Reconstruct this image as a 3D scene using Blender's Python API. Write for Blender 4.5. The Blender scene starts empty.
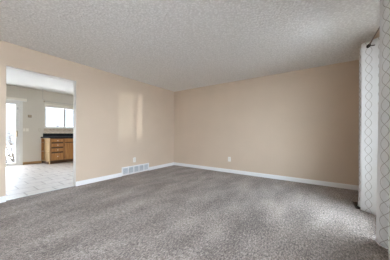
import bpy, bmesh, math, random
from mathutils import Vector, Matrix
random.seed(7)
S = bpy.context.scene
C = S.collection
PI = math.pi

# ------------------------------------------------------------------ camera
cam_d = bpy.data.cameras.new('camera')
cam = bpy.data.objects.new('camera', cam_d); C.objects.link(cam)
cam_d.sensor_width = 36.0
cam_d.lens = 36.0 * 175.58 / 390.0
cam_d.shift_y = 3.53 / 390.0
cam_d.clip_start = 0.02
YAW = 0.6031
cam.rotation_euler = (Matrix.Rotation(YAW, 4, 'Z') @ Matrix.Rotation(PI/2, 4, 'X') @ Matrix.Rotation(0.0036, 4, 'Z')).to_euler()
cam.location = (3.901, -4.433, 1.05)
S.camera = cam

# ------------------------------------------------------------------ sky, sun, window portals, exposure
w = bpy.data.worlds.new('overcast_sky'); S.world = w; w.use_nodes = True
wn = w.node_tree; wn.nodes.clear()
wo = wn.nodes.new('ShaderNodeOutputWorld'); wb = wn.nodes.new('ShaderNodeBackground')
wb.inputs['Color'].default_value = (0.81, 0.875, 1.0, 1); wb.inputs['Strength'].default_value = 9.0
wn.links.new(wb.outputs[0], wo.inputs[0])

def lamp(name, kind, loc, direction, **kw):
    d = bpy.data.lights.new(name, kind); o = bpy.data.objects.new(name, d); C.objects.link(o)
    o.location = loc; o.rotation_euler = Vector(direction).to_track_quat('-Z', 'Y').to_euler()
    for k, v in kw.items():
        if k == 'portal': d.cycles.is_portal = v
        else: setattr(d, k, v)
    return o

# low winter light glinting in through the picture window
lamp('low_sun', 'SUN', (9, -1.6, 1.6), (-1, -0.004, -0.002), energy=0.44, angle=math.radians(0.5), color=(1.0, 0.97, 0.93))
# portals: they only guide the sampling of the sky through each window opening
lamp('portal_picture_window', 'AREA', (4.74, -2.03, 1.18), (-1, 0, 0), shape='RECTANGLE', size=1.7, size_y=2.0, portal=True)
lamp('portal_added_window', 'AREA', (4.74, -5.1, 1.2), (-1, 0, 0), shape='RECTANGLE', size=2.5, size_y=1.9, portal=True)
lamp('portal_kitchen', 'AREA', (-4.16, -2.6, 1.1), (1, 0, 0), shape='RECTANGLE', size=2.1, size_y=4.0, portal=True)

S.view_settings.view_transform = 'Standard'
S.view_settings.look = 'None'
S.view_settings.gamma = 1.0
S.view_settings.use_curve_mapping = False
S.view_settings.exposure = 1.6
S.cycles.max_bounces = 16
S.cycles.diffuse_bounces = 10
S.cycles.transparent_max_bounces = 16
S.cycles.sample_clamp_indirect = 6.0
S.cycles.caustics_reflective = False
S.cycles.caustics_refractive = False
S.cycles.use_denoising = True

# ------------------------------------------------------------------ materials
def mat(name, col, rough=0.6, spec=0.3, metal=0.0):
    m = bpy.data.materials.new(name); m.use_nodes = True
    b = m.node_tree.nodes['Principled BSDF']
    b.inputs['Base Color'].default_value = (*col, 1); b.inputs['Roughness'].default_value = rough
    b.inputs['Specular IOR Level'].default_value = spec; b.inputs['Metallic'].default_value = metal
    return m, m.node_tree, b
def N(t, kind, **kw):
    n = t.nodes.new(kind)
    for k, v in kw.items():
        if k in n.inputs.keys() if hasattr(n.inputs, 'keys') else False: n.inputs[k].default_value = v
        else: setattr(n, k, v)
    return n
def coords(t, scale=(1, 1, 1), rot=(0, 0, 0), out='Object'):
    tc = t.nodes.new('ShaderNodeTexCoord'); mp = t.nodes.new('ShaderNodeMapping')
    mp.inputs['Scale'].default_value = scale; mp.inputs['Rotation'].default_value = rot
    t.links.new(tc.outputs[out], mp.inputs[0]); return mp.outputs[0]
def noise(t, vec, scale, detail=3, rough=0.55):
    n = t.nodes.new('ShaderNodeTexNoise'); n.inputs['Scale'].default_value = scale
    n.inputs['Detail'].default_value = detail; n.inputs['Roughness'].default_value = rough
    t.links.new(vec, n.inputs['Vector']); return n.outputs[0]
def ramp(t, fac, stops):
    r = t.nodes.new('ShaderNodeValToRGB'); e = r.color_ramp.elements
    while len(e) < len(stops): e.new(0.5)
    for i, (p, c) in enumerate(stops): e[i].position = p; e[i].color = (*c, 1)
    t.links.new(fac, r.inputs[0]); return r.outputs[0]
def bump(t, b, height, strength, dist):
    n = t.nodes.new('ShaderNodeBump'); n.inputs['Strength'].default_value = strength; n.inputs['Distance'].default_value = dist
    t.links.new(height, n.inputs['Height']); t.links.new(n.outputs[0], b.inputs['Normal']); return n
def math_(t, op, a, b=None, c=None):
    n = t.nodes.new('ShaderNodeMath'); n.operation = op
    for i, v in enumerate((a, b, c)):
        if v is None: continue
        if isinstance(v, (int, float)): n.inputs[i].default_value = v
        else: t.links.new(v, n.inputs[i])
    return n.outputs[0]
def mixc(t, fac, a, b, mode='MIX'):
    n = t.nodes.new('ShaderNodeMix'); n.data_type = 'RGBA'; n.blend_type = mode
    for i, v in ((0, fac), (6, a), (7, b)):
        if isinstance(v, (int, float)): n.inputs[i].default_value = v
        elif isinstance(v, tuple): n.inputs[i].default_value = (*v, 1)
        else: t.links.new(v, n.inputs[i])
    return n.outputs[2]

def wall_paint(name, c, dc=0.03):
    m, t, b = mat(name, c, 0.62, 0.25)
    v = coords(t)
    n = noise(t, v, 1.3, 2)
    t.links.new(ramp(t, n, [(0.3, tuple(x*(1-dc) for x in c)), (0.7, tuple(x*(1+dc) for x in c))]), b.inputs['Base Color'])
    bump(t, b, noise(t, v, 90, 3), 0.12, 0.004)
    return m
M = {}
M['beige'] = wall_paint('beige_wall_paint', (0.60, 0.487, 0.378))
M['cream'] = wall_paint('cream_wall_paint', (0.63, 0.59, 0.52))
M['trim'] = mat('white_trim_paint', (0.80, 0.80, 0.80), 0.4, 0.4)[0]
M['white'] = mat('white_plastic', (0.82, 0.81, 0.78), 0.35, 0.5)[0]
M['vinyl'] = mat('white_vinyl', (0.72, 0.71, 0.68), 0.4, 0.4)[0]
M['mull'] = mat('backlit_white_vinyl', (0.34, 0.33, 0.32), 0.4, 0.4)[0]  # white mullion seen against the light; its shade is put into the grey
M['slot'] = mat('dark_slot', (0.03, 0.03, 0.03), 0.6)[0]
M['slat'] = mat('grey_white_enamel', (0.60, 0.62, 0.64), 0.45, 0.3)[0]
M['duct'] = mat('galvanised_duct', (0.30, 0.33, 0.37), 0.5, 0.4, 0.6)[0]
M['bronze'] = mat('dark_bronze', (0.035, 0.026, 0.022), 0.4, 0.5, 0.8)[0]
M['rod'] = mat('brown_bronze', (0.20, 0.155, 0.12), 0.4, 0.5, 0.5)[0]
M['register'] = mat('brown_enamel', (0.03, 0.022, 0.018), 0.5, 0.4)[0]
M['brass'] = mat('aged_brass', (0.42, 0.32, 0.20), 0.4, 0.5, 0.6)[0]
M['knob'] = mat('pale_ceramic', (0.85, 0.82, 0.75), 0.25, 0.5)[0]
M['steel'] = mat('grey_metal', (0.45, 0.44, 0.42), 0.4, 0.5, 0.7)[0]
M['plaque'] = mat('brown_plaque', (0.24, 0.17, 0.10), 0.6)[0]
M['plaque_tile'] = mat('grey_brown_tile', (0.40, 0.33, 0.25), 0.5)[0]
M['plate_tan'] = mat('tan_plastic', (0.50, 0.45, 0.37), 0.4, 0.4)[0]
M['ivory'] = mat('ivory_plastic', (0.78, 0.74, 0.66), 0.4, 0.4)[0]

M['reveal'] = wall_paint('off_white_reveal_paint', (0.80, 0.77, 0.72))
# popcorn ceiling
m, t, b = mat('popcorn_ceiling', (0.77, 0.75, 0.72), 0.9, 0.1)
v = coords(t)
vo = t.nodes.new('ShaderNodeTexVoronoi'); vo.inputs['Scale'].default_value = 38; t.links.new(v, vo.inputs['Vector'])
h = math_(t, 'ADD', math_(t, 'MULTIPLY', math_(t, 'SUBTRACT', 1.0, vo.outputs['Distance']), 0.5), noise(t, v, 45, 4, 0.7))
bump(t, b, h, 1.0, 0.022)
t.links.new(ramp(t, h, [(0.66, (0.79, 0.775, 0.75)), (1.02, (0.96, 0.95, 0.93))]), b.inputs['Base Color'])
M['popcorn'] = m
M['smooth_ceiling'] = wall_paint('white_ceiling_paint', (0.66, 0.635, 0.59), 0.01)

# carpet
m, t, b = mat('taupe_carpet', (0.3, 0.27, 0.25), 0.95, 0.05)
v = coords(t); vs = coords(t, (1.9, 0.8, 1.0))
fine = noise(t, v, 95, 3, 0.75); mid = noise(t, vs, 34, 3, 0.65); big = noise(t, vs, 1.7, 4, 0.6)
hh = math_(t, 'ADD', math_(t, 'MULTIPLY', fine, 0.55), math_(t, 'MULTIPLY', mid, 0.45))
hh2 = math_(t, 'ADD', hh, math_(t, 'MULTIPLY', math_(t, 'SUBTRACT', big, 0.5), 0.24))
t.links.new(ramp(t, hh2, [(0.36, (0.040, 0.031, 0.025)), (0.49, (0.225, 0.186, 0.162)), (0.62, (0.55, 0.475, 0.425))]), b.inputs['Base Color'])
b.inputs['Sheen Weight'].default_value = 0.25; b.inputs['Sheen Roughness'].default_value = 0.5
bump(t, b, hh, 1.0, 0.02)
M['carpet'] = m

# kitchen floor tile
m, t, b = mat('pale_floor_tile', (0.7, 0.67, 0.63), 0.5, 0.3)
v = coords(t, (1, 1, 1), (0, 0, PI/2))
br = t.nodes.new('ShaderNodeTexBrick'); t.links.new(v, br.inputs['Vector'])
br.inputs['Scale'].default_value = 1.0; br.inputs['Brick Width'].default_value = 0.40; br.inputs['Row Height'].default_value = 0.32
br.inputs['Mortar Size'].default_value = 0.012; br.offset = 0.5
br.inputs['Color1'].default_value = (0.46, 0.41, 0.36, 1); br.inputs['Color2'].default_value = (0.42, 0.37, 0.325, 1)
br.inputs['Mortar'].default_value = (0.20, 0.165, 0.135, 1)
cl = noise(t, coords(t, (2, 6, 1)), 2.5, 4, 0.6)
t.links.new(mixc(t, 0.35, br.outputs['Color'], ramp(t, cl, [(0.35, (0.34, 0.295, 0.255)), (0.65, (0.51, 0.46, 0.41))])), b.inputs['Base Color'])
M['tile'] = m

# oak
def oak(name, c1, c2, rot):
    m, t, b = mat(name, c1, 0.42, 0.4)
    v = coords(t, (30, 30, 2.2), rot)
    n = noise(t, v, 1.4, 5, 0.6)
    t.links.new(ramp(t, n, [(0.3, c1), (0.7, c2)]), b.inputs['Base Color'])
    return m
M['oak'] = oak('honey_oak_upright', (0.30, 0.125, 0.032), (0.50, 0.25, 0.080), (0, 0, 0))
M['oak_h'] = oak('honey_oak_level', (0.30, 0.125, 0.032), (0.50, 0.25, 0.080), (PI/2, 0, 0))
M['oak_light'] = oak('pale_oak', (0.36, 0.23, 0.105), (0.46, 0.31, 0.16), (0, 0, 0))
M['oak_deep'] = oak('deep_oak', (0.20, 0.085, 0.024), (0.32, 0.15, 0.05), (0, 0, 0))
M['oak_base'] = oak('oak_baseboard', (0.36, 0.20, 0.08), (0.48, 0.29, 0.13), (PI/2, 0, 0))
M['dark_and_gap_shade'] = mat('dark_wood_and_gap_shade', (0.10, 0.05, 0.025), 0.6)[0]  # dark wood, also the colour that shades the gaps between cabinet fronts

# black counter
m, t, b = mat('black_laminate', (0.012, 0.012, 0.013), 0.6, 0.12)
n = noise(t, coords(t), 160, 2)
t.links.new(ramp(t, n, [(0.55, (0.010, 0.010, 0.011)), (0.75, (0.05, 0.05, 0.055))]), b.inputs['Base Color'])
M['counter'] = m

# scalloped backsplash tile: rows of arcs in brown on cream (x = along wall is object Y, z up)
m, t, b = mat('scalloped_backsplash_tile', (0.6, 0.52, 0.42), 0.4, 0.4)
tc = t.nodes.new('ShaderNodeTexCoord'); sp = t.nodes.new('ShaderNodeSeparateXYZ'); t.links.new(tc.outputs['Object'], sp.inputs[0])
P = 0.15
uu = math_(t, 'MULTIPLY', math_(t, 'SUBTRACT', math_(t, 'FRACT', math_(t, 'DIVIDE', sp.outputs[1], P)), 0.5), P)
zz = math_(t, 'SUBTRACT', sp.outputs[2], 1.02)
rr = math_(t, 'SQRT', math_(t, 'ADD', math_(t, 'MULTIPLY', uu, uu), math_(t, 'MULTIPLY', zz, zz)))
ring = math_(t, 'FRACT', math_(t, 'DIVIDE', rr, 0.055))
base = ramp(t, ring, [(0.0, (0.72, 0.66, 0.57)), (0.6, (0.66, 0.58, 0.47)), (0.8, (0.40, 0.31, 0.22)), (1.0, (0.52, 0.43, 0.33))])
top = ramp(t, noise(t, coords(t), 30, 3), [(0.4, (0.38, 0.30, 0.21)), (0.6, (0.62, 0.54, 0.44))])
t.links.new(mixc(t, math_(t, 'GREATER_THAN', sp.outputs[2], 1.135), base, top), b.inputs['Base Color'])
M['splash'] = m

# window glass (thin)
m = bpy.data.materials.new('clear_glass'); m.use_nodes = True; t = m.node_tree; t.nodes.clear()
o_ = t.nodes.new('ShaderNodeOutputMaterial'); mx = t.nodes.new('ShaderNodeMixShader'); tr = t.nodes.new('ShaderNodeBsdfTransparent'); gl = t.nodes.new('ShaderNodeBsdfGlossy')
gl.inputs['Roughness'].default_value = 0.02; tr.inputs[0].default_value = (0.95, 0.97, 0.97, 1); mx.inputs[0].default_value = 0.06
t.links.new(tr.outputs[0], mx.inputs[1]); t.links.new(gl.outputs[0], mx.inputs[2]); t.links.new(mx.outputs[0], o_.inputs[0])
M['glass'] = m

# curtain: off-white woven cloth with a stitched grey ogee lattice (UV in metres: u along cloth, v up)
m = bpy.data.materials.new('embroidered_curtain'); m.use_nodes = True; t = m.node_tree; t.nodes.clear()
o_ = t.nodes.new('ShaderNodeOutputMaterial')
uvn = t.nodes.new('ShaderNodeUVMap'); sp = t.nodes.new('ShaderNodeSeparateXYZ'); t.links.new(uvn.outputs[0], sp.inputs[0])
W_, H_ = 0.14, 0.24
a = math_(t, 'DIVIDE', sp.outputs[0], W_)
wv = math_(t, 'MULTIPLY', math_(t, 'COSINE', math_(t, 'MULTIPLY', sp.outputs[1], 2*PI/H_)), 0.25)
def line(x):
    f = math_(t, 'ABSOLUTE', math_(t, 'SUBTRACT', math_(t, 'FRACT', x), 0.5))
    return math_(t, 'LESS_THAN', f, 0.02)
l1 = line(math_(t, 'ADD', a, math_(t, 'ADD', wv, 0.25))); l2 = line(math_(t, 'SUBTRACT', a, math_(t, 'SUBTRACT', wv, 0.25)))
lat = math_(t, 'MAXIMUM', l1, l2)
n = noise(t, coords(t, (1, 1, 0.25), out='UV'), 300, 2)
cloth = ramp(t, n, [(0.35, (0.68, 0.675, 0.67)), (0.65, (0.76, 0.755, 0.75))])
colr = mixc(t, lat, cloth, (0.40, 0.37, 0.34))
df = t.nodes.new('ShaderNodeBsdfDiffuse'); tl = t.nodes.new('ShaderNodeBsdfTranslucent'); mx = t.nodes.new('ShaderNodeMixShader')
mx.inputs[0].default_value = 0.06
t.links.new(colr, df.inputs[0]); t.links.new(colr, tl.inputs[0])
t.links.new(df.outputs[0], mx.inputs[1]); t.links.new(tl.outputs[0], mx.inputs[2]); t.links.new(mx.outputs[0], o_.inputs[0])
bn = t.nodes.new('ShaderNodeBump'); bn.inputs['Strength'].default_value = 0.3; bn.inputs['Distance'].default_value = 0.002
t.links.new(lat, bn.inputs['Height']); t.links.new(bn.outputs[0], df.inputs['Normal'])
M['curtain'] = m

m, t, b = mat('snow_ground', (0.82, 0.84, 0.87), 0.9, 0.1)
n = noise(t, coords(t), 0.35, 4)
t.links.new(ramp(t, n, [(0.42, (0.52, 0.51, 0.49)), (0.60, (0.70, 0.70, 0.71))]), b.inputs['Base Color'])
M['snow'] = m
M['twig'] = mat('dry_twig', (0.025, 0.018, 0.014), 0.8)[0]
M['dry_leaf'] = mat('dry_leaf', (0.055, 0.038, 0.018), 0.8)[0]
M['dark_strip'] = mat('dark_bounce_ground', (0.13, 0.115, 0.10), 0.9, 0.1)[0]
M['lawn'] = mat('snowy_lawn', (0.70, 0.70, 0.70), 0.9, 0.1)[0]
M['hill'] = mat('wooded_hill', (0.045, 0.045, 0.045), 0.9, 0.1)[0]
M['siding'] = mat('brown_siding', (0.035, 0.03, 0.028), 0.8)[0]
M['roof'] = mat('dark_roof', (0.03, 0.03, 0.032), 0.8)[0]
M['exterior'] = mat('exterior_stucco', (0.6, 0.57, 0.52), 0.9)[0]

# ------------------------------------------------------------------ geometry helpers
BASE = {}
def box(bm, x0, x1, y0, y1, z0, z1, mi=0, bev=0.0):
    vs = [bm.verts.new((x, y, z)) for x in (x0, x1) for y in (y0, y1) for z in (z0, z1)]
    fs = []
    for idx in ((0, 1, 3, 2), (4, 6, 7, 5), (0, 4, 5, 1), (2, 3, 7, 6), (0, 2, 6, 4), (1, 5, 7, 3)):
        f = bm.faces.new([vs[i] for i in idx]); f.material_index = mi; fs.append(f)
    if bev:
        es = list({e for f in fs for e in f.edges})
        bmesh.ops.bevel(bm, geom=es, offset=bev, segments=2, affect='EDGES', profile=0.5)
def tube(bm, pts, r, n=10, cap=True):
    pts = [Vector(p) for p in pts]; rings = []
    rs = r if isinstance(r, (list, tuple)) else [r]*len(pts)
    for i, p in enumerate(pts):
        d = (pts[min(i+1, len(pts)-1)] - pts[max(i-1, 0)]).normalized()
        a = d.orthogonal().normalized() if i == 0 else (prev - d*prev.dot(d)).normalized()
        prev = a; bb = d.cross(a)
        rings.append([bm.verts.new(p + (a*math.cos(2*PI*k/n) + bb*math.sin(2*PI*k/n))*rs[i]) for k in range(n)])
    for q in range(len(rings)-1):
        for k in range(n):
            f = bm.faces.new((rings[q][k], rings[q][(k+1) % n], rings[q+1][(k+1) % n], rings[q+1][k])); f.smooth = True
    if cap:
        bm.faces.new(rings[0][::-1]); bm.faces.new(rings[-1])
def lathe(bm, origin, axis, prof, n=16):
    """prof: (distance along axis, radius)"""
    ax = Vector(axis).normalized(); a = ax.orthogonal().normalized(); bb = ax.cross(a); o = Vector(origin); rings = []
    for d, r in prof:
        rings.append([bm.verts.new(o + ax*d + (a*math.cos(2*PI*k/n) + bb*math.sin(2*PI*k/n))*max(r, 1e-4)) for k in range(n)])
    for q in range(len(rings)-1):
        for k in range(n):
            f = bm.faces.new((rings[q][k], rings[q][(k+1) % n], rings[q+1][(k+1) % n], rings[q+1][k])); f.smooth = True
    bm.faces.new(rings[0][::-1]); bm.faces.new(rings[-1])
def torus(bm, c, axis, R, r, n=24, k=8):
    ax = Vector(axis).normalized(); a = ax.orthogonal().normalized(); bb = ax.cross(a); c = Vector(c); rings = []
    for i in range(n):
        d = a*math.cos(2*PI*i/n) + bb*math.sin(2*PI*i/n)
        rings.append([bm.verts.new(c + d*(R + r*math.cos(2*PI*j/k)) + ax*r*math.sin(2*PI*j/k)) for j in range(k)])
    for i in range(n):
        for j in range(k):
            f = bm.faces.new((rings[i][j], rings[(i+1) % n][j], rings[(i+1) % n][(j+1) % k], rings[i][(j+1) % k])); f.smooth = True
def prism(bm, poly, z0, z1):
    lo = [bm.verts.new((x, y, z0)) for x, y in poly]; hi = [bm.verts.new((x, y, z1)) for x, y in poly]; n = len(poly)
    bm.faces.new(lo[::-1]); bm.faces.new(hi)
    for i in range(n): bm.faces.new((lo[i], lo[(i+1) % n], hi[(i+1) % n], hi[i]))
def obj(name, bm, mats, parent=None, base=None, label=None):
    """link bm (world coordinates) as ONE mesh object; parts share their thing's origin"""
    if parent is not None: base = BASE[parent]
    base = Vector(base or (0, 0, 0))
    bmesh.ops.recalc_face_normals(bm, faces=bm.faces)
    bmesh.ops.translate(bm, verts=bm.verts, vec=-base)
    me = bpy.data.meshes.new(name); bm.to_mesh(me); bm.free()
    for mm in (mats if isinstance(mats, (list, tuple)) else [mats]): me.materials.append(mm)
    o = bpy.data.objects.new(name, me); C.objects.link(o)
    if parent is not None: o.parent = parent
    else: o.location = base
    if label: o['label'] = label
    BASE[o] = base
    return o
def bx(*a, **k):
    bm = bmesh.new(); box(bm, *a, **k); return bm
def thing(name, base, label, cat, group=None):
    o = bpy.data.objects.new(name, None); C.objects.link(o); o.location = base; o.empty_display_size = 0.1
    BASE[o] = Vector(base); return tag(o, label, cat, group)
def tag(o, label, cat, group=None):
    o['label'] = label; o['category'] = cat
    if group: o['group'] = group
    return o
def struct(name, bm, mats, parent=None, label=None):
    o = obj(name, bm, mats, parent)
    if parent is None: o['kind'] = 'structure'
    if label: o['label'] = label
    return o
def sroot(name, base, label=None):
    o = bpy.data.objects.new(name, None); C.objects.link(o); o.location = base; o.empty_display_size = 0.1
    BASE[o] = Vector(base); o['kind'] = 'structure'
    if label: o['label'] = label
    return o
def wall_x(bm, x0, x1, ya, yb, za, zb, holes, side=1):
    """wall slab across x0..x1 with rectangular holes (y0, y1, z0, z1)"""
    ys = sorted({ya, yb, *[v for h in holes for v in h[:2]]}); zs = sorted({za, zb, *[v for h in holes for v in h[2:]]})
    solid = lambda y, z: ya < y < yb and za < z < zb and not any(h[0] < y < h[1] and h[2] < z < h[3] for h in holes)
    def quad(p, m_):
        f = bm.faces.new([bm.verts.new(q) for q in p]); f.material_index = m_
    for i in range(len(ys)-1):
        for j in range(len(zs)-1):
            y0, y1, z0, z1 = ys[i], ys[i+1], zs[j], zs[j+1]; cy, cz = (y0+y1)/2, (z0+z1)/2
            if not solid(cy, cz): continue
            quad([(x1, y0, z0), (x1, y1, z0), (x1, y1, z1), (x1, y0, z1)], 0)
            quad([(x0, y0, z0), (x0, y0, z1), (x0, y1, z1), (x0, y1, z0)], 1)
            e = 1e-4
            if not solid(y0-e, cz): quad([(x0, y0, z0), (x1, y0, z0), (x1, y0, z1), (x0, y0, z1)], side)
            if not solid(y1+e, cz): quad([(x1, y1, z0), (x0, y1, z0), (x0, y1, z1), (x1, y1, z1)], side)
            if not solid(cy, z0-e): quad([(x0, y0, z0), (x0, y1, z0), (x1, y1, z0), (x1, y0, z0)], side)
            if not solid(cy, z1+e): quad([(x0, y1, z1), (x0, y0, z1), (x1, y0, z1), (x1, y1, z1)], side)
    bmesh.ops.remove_doubles(bm, verts=bm.verts, dist=1e-5)
def wall_y(bm, y0, y1, xa, xb, za, zb, holes):
    wall_x(bm, -y1, -y0, xa, xb, za, zb, holes)
    bmesh.ops.transform(bm, matrix=Matrix(((0, 1, 0, 0), (-1, 0, 0, 0), (0, 0, 1, 0), (0, 0, 0, 1))), verts=bm.verts)

# ------------------------------------------------------------------ the setting
RX, RZ, RY = 4.585, 2.44, -6.6           # right wall, ceiling, rear wall
KX, KZ = -4.0, 2.54                      # kitchen far wall, kitchen ceiling
WIN = (-2.85, -1.215, 0.22, 2.15)        # picture window behind the curtains
ADDED_WIN = (-6.3, -3.85, 0.3, 2.1)            # unseen window added beside the viewer for daylight
struct('floor', bx(-0.04, RX, RY, 0, -0.12, 0.0), M['carpet'])
struct('floor_kitchen', bx(KX, -0.04, RY, 0, -0.12, 0.004), M['tile'])
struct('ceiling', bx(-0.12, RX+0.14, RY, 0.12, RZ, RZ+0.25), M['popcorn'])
struct('ceiling_kitchen', bx(KX-0.14, -0.12, RY, 0.12, KZ, KZ+0.15), M['smooth_ceiling'])
bm = bmesh.new(); wall_x(bm, -0.12, 0.0, RY, 0.0, -0.12, KZ, [(-3.862, -2.91, -0.2, 2.08)], side=2)
wl = struct('wall_left', bm, [M['beige'], M['cream'], M['reveal']])
struct('wall_back', bx(-0.12, RX+0.14, 0.0, 0.12, -0.12, RZ), M['beige'])
bm = bmesh.new(); wall_x(bm, -RX-0.14, -RX, 0, -RY, -0.12, RZ, [(-WIN[1], -WIN[0], WIN[2], WIN[3]), (-ADDED_WIN[1], -ADDED_WIN[0], ADDED_WIN[2], ADDED_WIN[3])])
bmesh.ops.rotate(bm, verts=bm.verts, cent=(0, 0, 0), matrix=Matrix.Rotation(PI, 3, 'Z'))
struct('wall_right', bm, [M['beige'], M['exterior']])
bm = bmesh.new(); wall_y(bm, RY-0.14, RY, KX-0.14, RX+0.14, -0.12, KZ, [])
struct('wall_rear', bm, [M['beige'], M['exterior']])
KDOOR = (-4.55, -2.90, 0.0, 2.07); KWIN = (-2.33, -1.15, 1.25, 2.03)
bm = bmesh.new(); wall_x(bm, KX-0.14, KX, RY, 0.12, -0.12, KZ, [KDOOR, KWIN])
struct('wall_kitchen', bm, [M['cream'], M['cream']])
struct('wall_kitchen_back', bx(KX-0.14, -0.12, 0.0, 0.12, -0.12, KZ), M['cream'])

def skirt(bm, run):                       # run: list of (p, q, inward normal)
    for (ax, ay), (bx_, by), (nx, ny) in run:
        prof = [(0, 0), (0.014, 0), (0.014, 0.068), (0.009, 0.082), (0.005, 0.09), (0, 0.09)]
        A = [bm.verts.new((ax+nx*d, ay+ny*d, z)) for d, z in prof]; B = [bm.verts.new((bx_+nx*d, by+ny*d, z)) for d, z in prof]
        n = len(prof)
        for i in range(n): bm.faces.new((A[i], A[(i+1) % n], B[(i+1) % n], B[i]))
        bm.faces.new(A[::-1]); bm.faces.new(B)
bm = bmesh.new(); skirt(bm, [((0, -2.91), (0, -1.922), (1, 0)), ((0, -1.078), (0, -0.014), (1, 0)), ((0, RY), (0, -3.862), (1, 0))])
struct('baseboard_left', bm, M['trim'])
bm = bmesh.new(); skirt(bm, [((0, 0), (RX-0.014, 0), (0, -1))]); struct('baseboard_back', bm, M['trim'])
bm = bmesh.new(); skirt(bm, [((RX, 0), (RX, RY), (-1, 0))]); struct('baseboard_right', bm, M['trim'])
struct('baseboard_kitchen', bx(KX, KX+0.014, -2.895, -2.42, 0.004, 0.085), M['oak_base'])
# thin metal strip where carpet meets tile
struct('trim_1', bx(-0.055, -0.03, -3.862, -2.91, 0.0, 0.008, bev=0.003), M['steel'])

# picture window (behind the curtains)
def window_x(name, xa, xb, y0, y1, z0, z1, mull, fw, mw, label, mm=None):
    r = sroot(name, ((xa+xb)/2, (y0+y1)/2, z0), label)
    bm = bmesh.new()
    box(bm, xa, xb, y0, y0+fw, z0, z1); box(bm, xa, xb, y1-fw, y1, z0, z1)
    box(bm, xa, xb, y0+fw, y1-fw, z0, z0+fw); box(bm, xa, xb, y0+fw, y1-fw, z1-fw, z1)
    struct('window_frame', bm, M['vinyl'], r)
    edges = [y0+fw]
    for y in mull:
        struct('mullion', bx(xa, xb, y-mw/2, y+mw/2, z0+fw, z1-fw), mm or M['vinyl'], r); edges += [y-mw/2, y+mw/2]
    edges.append(y1-fw); xm = (xa+xb)/2
    for i in range(0, len(edges), 2):
        struct('pane', bx(xm-0.003, xm+0.003, edges[i], edges[i+1], z0+fw, z1-fw), M['glass'], r)
    return r
window_x('window_1', RX+0.03, RX+0.11, *WIN, mull=[-1.515, -2.35], fw=0.05, mw=0.13, label='white picture window behind the curtains')
window_x('window_2', KX-0.11, KX-0.03, *KWIN, mull=[-1.735], fw=0.035, mw=0.055, mm=M['mull'], label='white two-pane kitchen window above counter')
window_x('added_window', RX+0.03, RX+0.11, *ADDED_WIN, mull=[-5.07], fw=0.05, mw=0.06, label='white window added out of view to bring in daylight')
# sill lip under the kitchen window
struct('trim_2', bx(KX, KX+0.03, -2.36, -1.12, 1.225, 1.25, bev=0.004), M['vinyl'])

# patio door
r = sroot('door_1', (KX, -3.7, 0.0), 'white glass patio door in the kitchen')
y0, y1, z1 = KDOOR[0], KDOOR[1], KDOOR[3]
bm = bmesh.new()
box(bm, KX-0.13, KX+0.012, y1-0.08, y1, 0.004, z1); box(bm, KX-0.13, KX+0.012, y0, y0+0.08, 0.004, z1)
box(bm, KX-0.13, KX+0.012, y0+0.08, y1-0.08, z1-0.055, z1); box(bm, KX-0.13, KX+0.012, y0+0.08, y1-0.08, 0.0, 0.03)
struct('door_frame', bm, M['vinyl'], r)
def sash(a, b_, x):
    bm = bmesh.new()
    box(bm, x-0.02, x+0.02, b_-0.085, b_, 0.03, z1-0.055); box(bm, x-0.02, x+0.02, a, a+0.085, 0.03, z1-0.055)
    box(bm, x-0.02, x+0.02, a+0.085, b_-0.085, 0.03, 0.10); box(bm, x-0.02, x+0.02, a+0.085, b_-0.085, 1.965, z1-0.055)
    s = struct('door_panel', bm, M['vinyl'], r)
    struct('glass', bx(x-0.004, x+0.004, a+0.085, b_-0.085, 0.10, 1.965), M['glass'], s)
    return s
s = sash(-3.74, -2.98, KX-0.045); sash(-4.47, -3.70, KX-0.095)
bm = bmesh.new(); box(bm, KX-0.025, KX+0.005, -3.052, -3.020, 0.93, 1.12, bev=0.005)
box(bm, KX+0.005, KX+0.03, -3.046, -3.026, 0.95, 0.97); box(bm, KX+0.005, KX+0.03, -3.046, -3.026, 1.08, 1.10); box(bm, KX+0.03, KX+0.042, -3.048, -3.024, 0.945, 1.105, bev=0.004)
struct('door_handle', bm, M['brass'], s)
struct('door_latch', bx(KX-0.025, KX+0.0, -3.03, -3.005, 1.80, 1.87, bev=0.004), M['steel'], s)

# ------------------------------------------------------------------ living room things
def outlet(loc, nrm, label, k=1.0, pm='white'):
    """duplex receptacle; nrm 'x' faces +x, 'y' faces -y"""
    o = thing('wall_outlet', loc, label, 'outlet', None)
    L = Vector(loc)
    def pb(d0, d1, a0, a1, z0, z1, bev=0.0):
        if nrm == 'x': return bx(L.x+d0, L.x+d1, L.y+a0, L.y+a1, L.z+z0, L.z+z1, bev=bev)
        return bx(L.x+a0, L.x+a1, L.y-d1, L.y-d0, L.z+z0, L.z+z1, bev=bev)
    obj('cover_plate', pb(0, 0.006, -0.038*k, 0.038*k, -0.062*k, 0.062*k, 0.0025), M[pm], o)
    for z in (-0.021, 0.021):
        rc = obj('receptacle', pb(0.006, 0.009, -0.017, 0.017, z-0.014, z+0.014, 0.0012), M['ivory'], o)
        for a in (-0.007, 0.007): obj('slot', pb(0.009, 0.0094, a-0.0012, a+0.0012, z-0.004, z+0.006), M['slot'], rc)
    obj('screw', pb(0.006, 0.0075, -0.003, 0.003, -0.003, 0.003), M['steel'], o)
    return o
outlet((0, -1.553, 0.357), 'x', 'white wall outlet above the floor-level air grille on the left wall')
outlet((1.98, 0, 0.36), 'y', 'white wall outlet low on the plain beige back wall')

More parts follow.
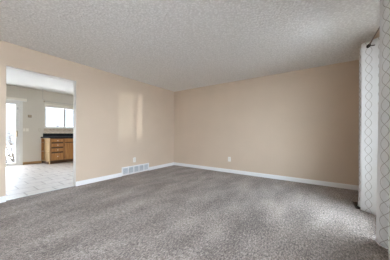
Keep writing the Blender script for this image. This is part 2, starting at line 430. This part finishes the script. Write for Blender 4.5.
# return-air grille at the foot of the left wall
VY0, VY1, VZ0, VZ1 = -1.92, -1.08, 0.012, 0.215
o = thing('air_return_grille', (0, -1.5, VZ0), 'long white five-section air return grille at the foot of the left wall', 'air vent')
bm = bmesh.new(); n = 5; pad = 0.03; gap = 0.026; cw = (VY1-VY0-2*pad-(n-1)*gap)/n
box(bm, 0, 0.018, VY0, VY1, VZ0, VZ0+pad); box(bm, 0, 0.018, VY0, VY1, VZ1-pad, VZ1)
box(bm, 0, 0.018, VY0, VY0+pad, VZ0+pad, VZ1-pad); box(bm, 0, 0.018, VY1-pad, VY1, VZ0+pad, VZ1-pad)
for i in range(n-1):
    y = VY0+pad+cw*(i+1)+gap*i; box(bm, 0, 0.018, y, y+gap, VZ0+pad, VZ1-pad)
obj('frame', bm, M['trim'], o)
for i in range(n):
    y = VY0+pad+(cw+gap)*i
    lp = obj('louvre_panel', bx(0, 0.003, y, y+cw, VZ0+pad, VZ1-pad), M['duct'], o)
    bm = bmesh.new(); k = 11; dz = (VZ1-VZ0-2*pad)/k
    for j in range(k):
        z = VZ0+pad+dz*j
        vs = [bm.verts.new(p) for p in ((0.004, y, z+dz*0.95), (0.004, y+cw, z+dz*0.95), (0.015, y+cw, z+dz*0.3), (0.015, y, z+dz*0.3),
                                        (0.003, y, z+dz*0.85), (0.003, y+cw, z+dz*0.85), (0.014, y+cw, z+dz*0.2), (0.014, y, z+dz*0.2))]
        for q in ((0, 1, 2, 3), (7, 6, 5, 4), (0, 4, 5, 1), (3, 2, 6, 7), (0, 3, 7, 4), (1, 5, 6, 2)): bm.faces.new([vs[i_] for i_ in q])
    obj('louvre_slats', bm, M['slat'], lp)

# floor register beside the far curtain
o = thing('floor_register', (4.42, -0.96, 0), 'dark brown floor register on the carpet at the foot of the far curtain', 'floor vent')
bm = bmesh.new(); box(bm, 4.366, 4.385, -1.10, -0.82, 0.0, 0.012); box(bm, 4.47, 4.489, -1.10, -0.82, 0.0, 0.012)
box(bm, 4.385, 4.47, -1.10, -1.082, 0, 0.012); box(bm, 4.385, 4.47, -0.838, -0.82, 0, 0.012)
obj('frame', bm, M['register'], o)
bm = bmesh.new()
for k in range(12): box(bm, 4.385, 4.47, -1.082+0.0203*k+0.006, -1.082+0.0203*k+0.014, 0.001, 0.009)
obj('grate', bm, M['register'], o)

# curtain rod
RODX, RODZ = 4.475, 2.225
o = thing('curtain_rod', (RX, -2.0, RODZ), 'dark bronze curtain rod carrying two patterned panels near the ceiling', 'curtain rod')
bm = bmesh.new(); tube(bm, [(RODX, -0.82, RODZ), (RODX, -3.15, RODZ)], 0.0065, 12); obj('pole', bm, M['rod'], o)
for y, s_ in ((-0.82, 1), (-3.15, -1)):
    bm = bmesh.new(); lathe(bm, (RODX, y, RODZ), (0, s_, 0), [(0, 0.011), (0.012, 0.012), (0.016, 0.007), (0.022, 0.014), (0.036, 0.021), (0.05, 0.016), (0.058, 0.004)])
    obj('finial', bm, M['bronze'], o)
for y in (-1.235, -2.05, -3.08):
    bm = bmesh.new(); box(bm, RX-0.006, RX, y-0.012, y+0.012, RODZ-0.07, RODZ+0.025, bev=0.002)
    tube(bm, [(RX-0.006, y, RODZ-0.018), (RODX, y, RODZ-0.018)], 0.006, 8)
    torus(bm, (RODX, y, RODZ), (0, 1, 0), 0.0125, 0.004, 16, 6)
    obj('bracket', bm, M['bronze'], o)

# curtain panels: a folded sheet following a path (x, y), with thickness, grommet rings and dark discs
def curtain(path, z_top, flare, label, grom, hem_z=0.004):
    o = thing('curtain', (RODX, path[len(path)//2][1], 0), label, 'curtain', None)
    # resample a Catmull-Rom spline through the fold points
    P_ = [Vector((p[0], p[1], 0)) for p in path]; dense = []
    for i in range(len(P_)-1):
        p0, p1, p2, p3 = P_[max(i-1, 0)], P_[i], P_[i+1], P_[min(i+2, len(P_)-1)]
        for k in range(10):
            u = k/10; dense.append(0.5*((2*p1)+(-p0+p2)*u+(2*p0-5*p1+4*p2-p3)*u*u+(-p0+3*p1-3*p2+p3)*u**3))
    dense.append(P_[-1])
    arc = [0.0]
    for i in range(1, len(dense)): arc.append(arc[-1]+(dense[i]-dense[i-1]).length)
    cx_ = sum(p.x for p in dense)/len(dense)
    NZ = 46; bm = bmesh.new(); uvl = bm.loops.layers.uv.new('UVMap'); grid = []
    for j in range(NZ+1):
        f = j/NZ; z = hem_z+(z_top-hem_z)*f; row = []
        for i, p in enumerate(dense):
            sway = 0.006*math.sin(3.1*z+arc[i]*9)*(1-f)*1.2 + 0.004*math.sin(7*z+arc[i]*23)*(1-f)
            x = cx_+(p.x-cx_)*(1+flare*(1-f)**1.5)+sway*min(1, arc[i]/0.2); y = p.y+min(1, arc[i]/0.2)*0.008*math.sin(2.2*z+arc[i]*6)*(1-f)
            row.append(bm.verts.new((x, y, z)))
        grid.append(row)
    for j in range(NZ):
        for i in range(len(dense)-1):
            f = bm.faces.new((grid[j][i], grid[j][i+1], grid[j+1][i+1], grid[j+1][i])); f.smooth = True
            for lp, (a, b_) in zip(f.loops, ((i, j), (i+1, j), (i+1, j+1), (i, j+1))):
                lp[uvl].uv = (arc[a]+0.045, hem_z+(z_top-hem_z)*b_/NZ)
    c_ = obj('cloth', bm, M['curtain'], o)
    sd = c_.modifiers.new('thickness', 'SOLIDIFY'); sd.thickness = 0.0016; sd.offset = 0
    for y, nrm in grom:
        bm = bmesh.new(); torus(bm, (RODX, y, RODZ), nrm, 0.0185, 0.0055, 24, 8)
        lathe(bm, Vector((RODX, y, RODZ)) - Vector(nrm).normalized()*0.0022, nrm, [(0, 0.0175), (0.0044, 0.0175)], 20)  # dark disc fills each ring, giving the hole's shade as solid colour
        obj('grommet', bm, M['bronze'], o)
    return o
# far panel: gathered into a tight stack of folds, its outermost fold turned to the room
far = [(4.572, -1.285), (4.55, -1.262), (4.525, -1.235), (4.475, -1.19), (4.42, -1.15), (4.417, -1.13), (4.475, -1.10), (4.54, -1.075), (4.54, -1.05),
       (4.475, -1.03), (4.42, -1.01), (4.42, -0.985), (4.475, -0.965), (4.54, -0.945), (4.54, -0.92), (4.475, -0.90), (4.43, -0.885)]
curtain(far, 2.285, 0.02, 'white patterned curtain panel gathered narrow nearer the back corner, half hidden by the nearer panel',
        [(-1.19, (0.7, 1, 0)), (-1.10, (0.3, 1, 0)), (-1.03, (0.3, -1, 0)), (-0.965, (0.3, 1, 0)), (-0.90, (0.3, -1, 0))])
near = [(4.425, -1.985), (4.412, -2.0), (4.412, -2.04), (4.42, -2.085), (4.445, -2.125), (4.475, -2.155), (4.505, -2.185), (4.50, -2.215), (4.475, -2.24), (4.435, -2.27), (4.43, -2.31),
        (4.475, -2.36), (4.505, -2.40), (4.50, -2.44), (4.475, -2.47), (4.435, -2.51), (4.435, -2.55), (4.475, -2.60), (4.505, -2.64), (4.50, -2.69),
        (4.475, -2.73), (4.435, -2.77), (4.435, -2.82), (4.475, -2.87), (4.505, -2.92), (4.505, -2.97)]
curtain(near, 2.345, 0.45, 'white patterned curtain panel nearest the viewer, cut by the right edge of the view',
        [(-2.155, (1, 1, 0)), (-2.24, (1, -1, 0)), (-2.36, (1, 1, 0)), (-2.47, (1, -1, 0)), (-2.60, (1, 1, 0)), (-2.73, (1, -1, 0)), (-2.87, (1, 1, 0))], 0.006)

# ------------------------------------------------------------------ kitchen things
CX0, CX1 = KX+0.004, -3.42               # cabinet back and box front
CY0, CY1 = -2.34, -0.95
o = thing('base_cabinet', (-3.7, -1.65, 0.004), 'honey oak base cabinet with four stacked drawers under the black counter', 'cabinet')
bm = bmesh.new(); box(bm, CX0, CX1-0.02, CY0+0.002, CY1, 0.09, 0.875); obj('body', bm, M['oak'], o)
obj('toe_kick', bx(CX0, CX1-0.08, CY0+0.002, CY1, 0.004, 0.09), M['dark_and_gap_shade'], o)
bm = bmesh.new(); XF0, XF1 = CX1-0.02, CX1
cols = [(-2.315, -1.965), (-1.925, -1.46), (-1.44, -0.975)]
for a, b_ in ((CY0+0.002, -2.30), (-1.98, -1.91), (-1.475, -1.425), (-0.99, CY1)): box(bm, XF0, XF1, a, b_, 0.09, 0.875, mi=1)
box(bm, XF0, XF1+0.0005, CY0+0.003, CY1-0.001, 0.85, 0.8745); box(bm, XF0, XF1+0.0005, CY0+0.003, CY1-0.001, 0.0905, 0.115)
for z in (0.365, 0.53, 0.695, 0.845): box(bm, XF0, XF1+0.0005, -2.30, -1.98, z-0.004, z+0.056 if z < 0.8 else 0.86)
box(bm, XF0, XF1+0.0005, -1.91, -0.99, 0.69, 0.74)
obj('face_frame', bm, [M['dark_and_gap_shade'], M['oak_deep']], o)  # rails darkened: shade in the gaps between fronts is put into their colour
def front(a, b_, z0, z1, m_):
    bm = bmesh.new(); X = XF1+0.001
    vs = []
    for d, ins in ((0, 0), (0.012, 0), (0.018, 0.012), (0.018, 0.022), (0.014, 0.03)):
        vs.append([bm.verts.new(p) for p in ((X+d, a+ins, z0+ins), (X+d, b_-ins, z0+ins), (X+d, b_-ins, z1-ins), (X+d, a+ins, z1-ins))])
    for q in range(len(vs)-1):
        for k in range(4): bm.faces.new((vs[q][k], vs[q][(k+1) % 4], vs[q+1][(k+1) % 4], vs[q+1][k]))
    bm.faces.new(vs[0][::-1]); bm.faces.new(vs[-1]); return bm
def knob(y, z, par):
    bm = bmesh.new(); lathe(bm, (XF1+0.014, y, z), (1, 0, 0), [(0, 0.007), (0.012, 0.006), (0.016, 0.012), (0.021, 0.014), (0.026, 0.011), (0.029, 0.003)], 14)
    obj('knob', bm, M['knob'], par, label='pale round knob')
for z0, z1, kz in ((0.745, 0.84, 0.79), (0.58, 0.69, 0.635), (0.415, 0.525, 0.47), (0.125, 0.36, 0.25)):
    d = obj('drawer', front(-2.305, -1.975, z0, z1, 0), M['oak_h'], o); knob(-2.14, kz, d)
for a, b_ in cols[1:]:
    obj('false_drawer', front(a, b_, 0.735, 0.85, 0), M['oak_h'], o)
    d = obj('door', front(a, b_, 0.115, 0.70, 0), M['oak'], o)
    bm = bmesh.new(); X = XF1+0.015
    box(bm, X, X+0.006, a+0.075, b_-0.075, 0.19, 0.625, bev=0.003); obj('raised_panel', bm, M['oak'], d)
    for z in (0.19, 0.62):
        bm = bmesh.new(); tube(bm, [(XF1+0.006, a-0.006, z-0.03), (XF1+0.006, a-0.006, z+0.03)], 0.006, 8); obj('hinge', bm, M['dark_and_gap_shade'], d, label='dark hinge')
    knob(b_-0.03, 0.62, d)

# open quarter-round end shelves
o = thing('end_shelf', (-3.72, -2.38, 0.004), 'open oak corner shelf unit with rounded shelves on left end of kitchen cabinet', 'shelf unit')
def qround(w_, d1, n=12):               # narrow quarter-ellipse outline from cabinet front to the wall
    y0 = CY0-0.02
    return [(CX0, y0)] + [(CX0+(d1-CX0)*math.cos(PI/2*k/n), y0-w_*math.sin(PI/2*k/n)) for k in range(n+1)]
for z in (0.09, 0.405, 0.715):
    bm = bmesh.new(); prism(bm, qround(0.07, CX1-0.002), z, z+0.022); obj('shelf', bm, M['oak_light'], o)
bm = bmesh.new(); prism(bm, qround(0.07, CX1-0.002), 0.85, 0.875); obj('shelf', bm, M['oak_light'], o)
obj('side_panel', bx(CX0, CX1, CY0-0.02, CY0, 0.004, 0.875), M['oak_light'], o)
obj('back_panel', bx(CX0, CX0+0.012, CY0-0.088, CY0-0.021, 0.09, 0.85), M['oak'], o)
bm = bmesh.new(); prism(bm, qround(0.055, CX1-0.06), 0.004, 0.089); obj('plinth', bm, M['dark_and_gap_shade'], o)

o = thing('countertop', (-3.7, -1.7, 0.876), 'black countertop with low upstand on the oak kitchen cabinet', 'countertop')
bm = bmesh.new(); poly = [(CX0, CY1), (-3.385, CY1)]+[(CX0+(-3.385-CX0)*math.cos(PI/2*k/12), CY0-0.03-0.075*math.sin(PI/2*k/12)) for k in range(13)]
prism(bm, poly, 0.876, 0.916); obj('slab', bm, M['counter'], o)
obj('upstand', bx(CX0, CX0+0.02, -2.385, CY1, 0.916, 1.035, bev=0.003), M['counter'], o)
struct('trim_3', bx(KX+0.0005, KX+0.009, -2.36, CY1, 1.036, 1.20), M['splash'], label='beige scalloped tile backsplash')

# window blind: headrail plus raised stack, and the thin rod above it
o = thing('window_blind', (KX, -1.74, 1.97), 'cream raised blind with headrail across top of the kitchen window', 'blind')
obj('headrail', bx(KX+0.002, KX+0.06, -2.345, -1.12, 2.035, 2.085, bev=0.004), M['ivory'], o)
bm = bmesh.new()
for k in range(7): box(bm, KX+0.008, KX+0.052, -2.335, -1.13, 1.985+0.0072*k, 1.985+0.0072*k+0.0045)
obj('slat_stack', bm, M['ivory'], o)
obj('bottom_rail', bx(KX+0.01, KX+0.05, -2.335, -1.13, 1.968, 1.983, bev=0.003), M['ivory'], o)
o = thing('window_rod', (KX, -1.74, 2.165), 'thin metal rod above the kitchen window blind', 'curtain rod')
bm = bmesh.new(); tube(bm, [(KX+0.06, -2.37, 2.165), (KX+0.06, -1.08, 2.165)], 0.007, 8); obj('pole', bm, M['steel'], o)
for y in (-2.355, -1.095):
    bm = bmesh.new(); box(bm, KX, KX+0.006, y-0.014, y+0.014, 2.135, 2.19); tube(bm, [(KX+0.004, y, 2.165), (KX+0.06, y, 2.165)], 0.006, 8); torus(bm, (KX+0.06, y, 2.165), (0, 1, 0), 0.011, 0.004, 12, 6)
    obj('bracket', bm, M['brass'], o)
# cord hanging from the kitchen ceiling
o = thing('hanging_cord', (-3.72, -2.463, KZ), 'thin grey cord with a hook hanging from the kitchen ceiling left of window', 'cord')
bm = bmesh.new(); lathe(bm, (-3.72, -2.463, KZ), (0, 0, -1), [(0, 0.014), (0.006, 0.014), (0.014, 0.006), (0.03, 0.004)], 12); obj('ceiling_hook', bm, M['steel'], o)
bm = bmesh.new(); tube(bm, [(-3.72, -2.463, KZ-0.025), (-3.72, -2.463, 2.22)], 0.0045, 6); obj('cord', bm, M['steel'], o)
bm = bmesh.new(); tube(bm, [(-3.72, -2.463, 2.225)]+[(-3.72, -2.463+0.022*(1-math.cos(a))*1.0, 2.205-0.022*math.sin(a)) for a in [PI*k/10 for k in range(11)]], 0.005, 6); obj('hook', bm, M['steel'], o)

# blind track over the patio door
o = thing('blind_track', (KX, -3.7, 2.085), 'cream boxed blind track on the kitchen wall above the glass patio door', 'blind')
obj('valance', bx(KX+0.001, KX+0.085, -4.65, -2.808, 2.085, 2.165, bev=0.006), M['ivory'], o)
obj('end_cap', bx(KX+0.001, KX+0.087, -2.808, -2.80, 2.083, 2.167, bev=0.002), M['steel'], o)
obj('rail', bx(KX+0.02, KX+0.07, -4.62, -2.83, 2.072, 2.085), M['vinyl'], o)

# small square plaque, switches, outlet on the kitchen wall
o = thing('wall_plaque', (KX, -2.73, 1.61), 'small square brown plaque on the kitchen wall right of the patio door', 'plaque')
obj('frame', bx(KX, KX+0.012, -2.775, -2.685, 1.565, 1.655, bev=0.002), M['plaque'], o)
for a in (-2.77+0.008, -2.73+0.004):
    for z in (1.572, 1.614): obj('tile', bx(KX+0.012, KX+0.015, a, a+0.032, z, z+0.034, bev=0.001), M['plaque_tile'], o)
def switch(y, z, w_, gang, label):
    o = thing('light_switch', (KX, y, z), label, 'light switch')
    obj('cover_plate', bx(KX, KX+0.006, y-w_/2, y+w_/2, z-0.05, z+0.05, bev=0.002), M['ivory'], o)
    for g in range(gang):
        yy = y+(g-(gang-1)/2)*0.046
        obj('toggle', bx(KX+0.006, KX+0.016, yy-0.006, yy+0.006, z-0.012, z+0.014, bev=0.002), M['white'], o)
switch(-2.865, 1.15, 0.05, 1, 'white light switch on kitchen wall, the one touching the patio door frame')
switch(-2.79, 1.15, 0.072, 1, 'white light switch on kitchen wall, second from the patio door frame')
outlet((KX, -2.47, 1.16), 'x', 'small wall outlet on the kitchen wall just above left end of black counter', 0.8, 'plate_tan')

# added lamp to brighten the kitchen, unseen beyond the opening's edge
o = thing('kitchen_fill_light', (-1.9, -1.1, KZ), 'long white light fixture added out of view to brighten the kitchen', 'ceiling light')
obj('housing', bx(-2.1, -1.7, -1.75, -0.45, KZ-0.03, KZ), M['white'], o)
m, t, b = mat('fill_light_diffuser', (0.9, 0.9, 0.9), 0.5); b.inputs['Emission Color'].default_value = (1, 0.95, 0.87, 1); b.inputs['Emission Strength'].default_value = 2.4
obj('diffuser', bx(-2.08, -1.72, -1.73, -0.47, KZ-0.08, KZ-0.03, bev=0.01), m, o)

# ------------------------------------------------------------------ outside
def terrain(x0, x1, f):
    bm = bmesh.new()
    for i in range(x0, x1, 2):
        for j in range(-40, 60, 4):
            bm.faces.new([bm.verts.new((x, y, f(x, y))) for x, y in ((i, j), (i+2, j), (i+2, j+4), (i, j+4))]).smooth = True
    bmesh.ops.remove_doubles(bm, verts=bm.verts, dist=1e-3); return bm
struct('ground', terrain(-24, 4, lambda x, y: -0.35), M['snow'])
struct('dark_bounce_strip', terrain(4, 8, lambda x, y: -0.35), M['dark_strip'])  # unseen dark strip added to cut daylight bounce onto the near ceiling
struct('lawn', terrain(8, 60, lambda x, y: -0.35), M['lawn'])  # unseen ground, kept bright to bounce daylight onto the far ceiling
struct('hillside', terrain(-60, -24, lambda x, y: -0.35+max(0, -24-x)*0.22*(1+0.05*y)*max(0, min(1, (y+30)/20))), M['hill'])
o = thing('distant_house', (-27, 7.0, -0.4), 'small distant house with dark roof seen through the kitchen window', 'house')
obj('walls', bx(-29, -26, 5.6, 8.4, -0.8, 1.7), M['siding'], o)
bm = bmesh.new()
v = [bm.verts.new(p) for p in ((-29.3, 5.4, 1.65), (-25.7, 5.4, 1.65), (-27.5, 5.4, 2.2), (-29.3, 8.6, 1.65), (-25.7, 8.6, 1.65), (-27.5, 8.6, 2.2))]
for q in ((0, 1, 2), (5, 4, 3), (0, 3, 4, 1), (1, 4, 5, 2), (2, 5, 3, 0)): bm.faces.new([v[i] for i in q])
obj('roof', bm, M['roof'], o)
struct('overhead_sky_blocker', bx(RX+0.14, RX+0.6, -3.5, 0.5, 2.35, 2.5), M['exterior'])  # unseen slab added to block high sky from the picture window
struct('side_sky_blocker', bx(RX+0.14, RX+0.75, -3.4, -3.28, -0.4, 2.35), M['exterior'])  # unseen screen added to keep sky light off the far curtain
struct('sun_patch_blocker', bx(13.0, 13.2, -9.0, 6.0, -0.6, 0.98), M['exterior'])  # unseen blocker added to fade out the lower end of the sun patch
def bush(cx, cy, z, h, n, seed, label):
    rnd = random.Random(seed); o = thing('dry_shrub', (cx, cy, z), label, 'shrub')
    st = bmesh.new(); lf = bmesh.new()
    for k in range(n):
        a = rnd.uniform(0, 2*PI); l = rnd.uniform(0.2, 0.5)*h; p = Vector((cx+0.06*math.cos(a), cy+0.06*math.sin(a), z-0.05))
        e = Vector((cx+l*math.cos(a), cy+l*math.sin(a), z+h*rnd.uniform(0.6, 1))); mid = p.lerp(e, 0.5)+Vector((0, 0, 0.1*h))
        tube(st, [p, mid, e], [0.012, 0.008, 0.004], 5)
        for q in range(9):
            c = p.lerp(mid, 1) .lerp(e, rnd.random())+Vector([rnd.uniform(-.09, .09) for _ in range(3)])
            u = Vector([rnd.uniform(-1, 1) for _ in range(3)]).normalized()*0.03; v = u.orthogonal().normalized()*0.017
            lf.faces.new([lf.verts.new(c+d) for d in (-u, v, u, -v)])
    obj('stems', st, M['twig'], o); obj('dead_leaves', lf, M['dry_leaf'], o)
bush(-6.3, -2.82, -0.35, 0.75, 26, 3, 'low dry brown shrub in snow outside the glass patio door')
bush(-8.4, -2.35, -0.35, 1.75, 22, 5, 'taller dry shrub standing behind the low shrub outside the patio door')
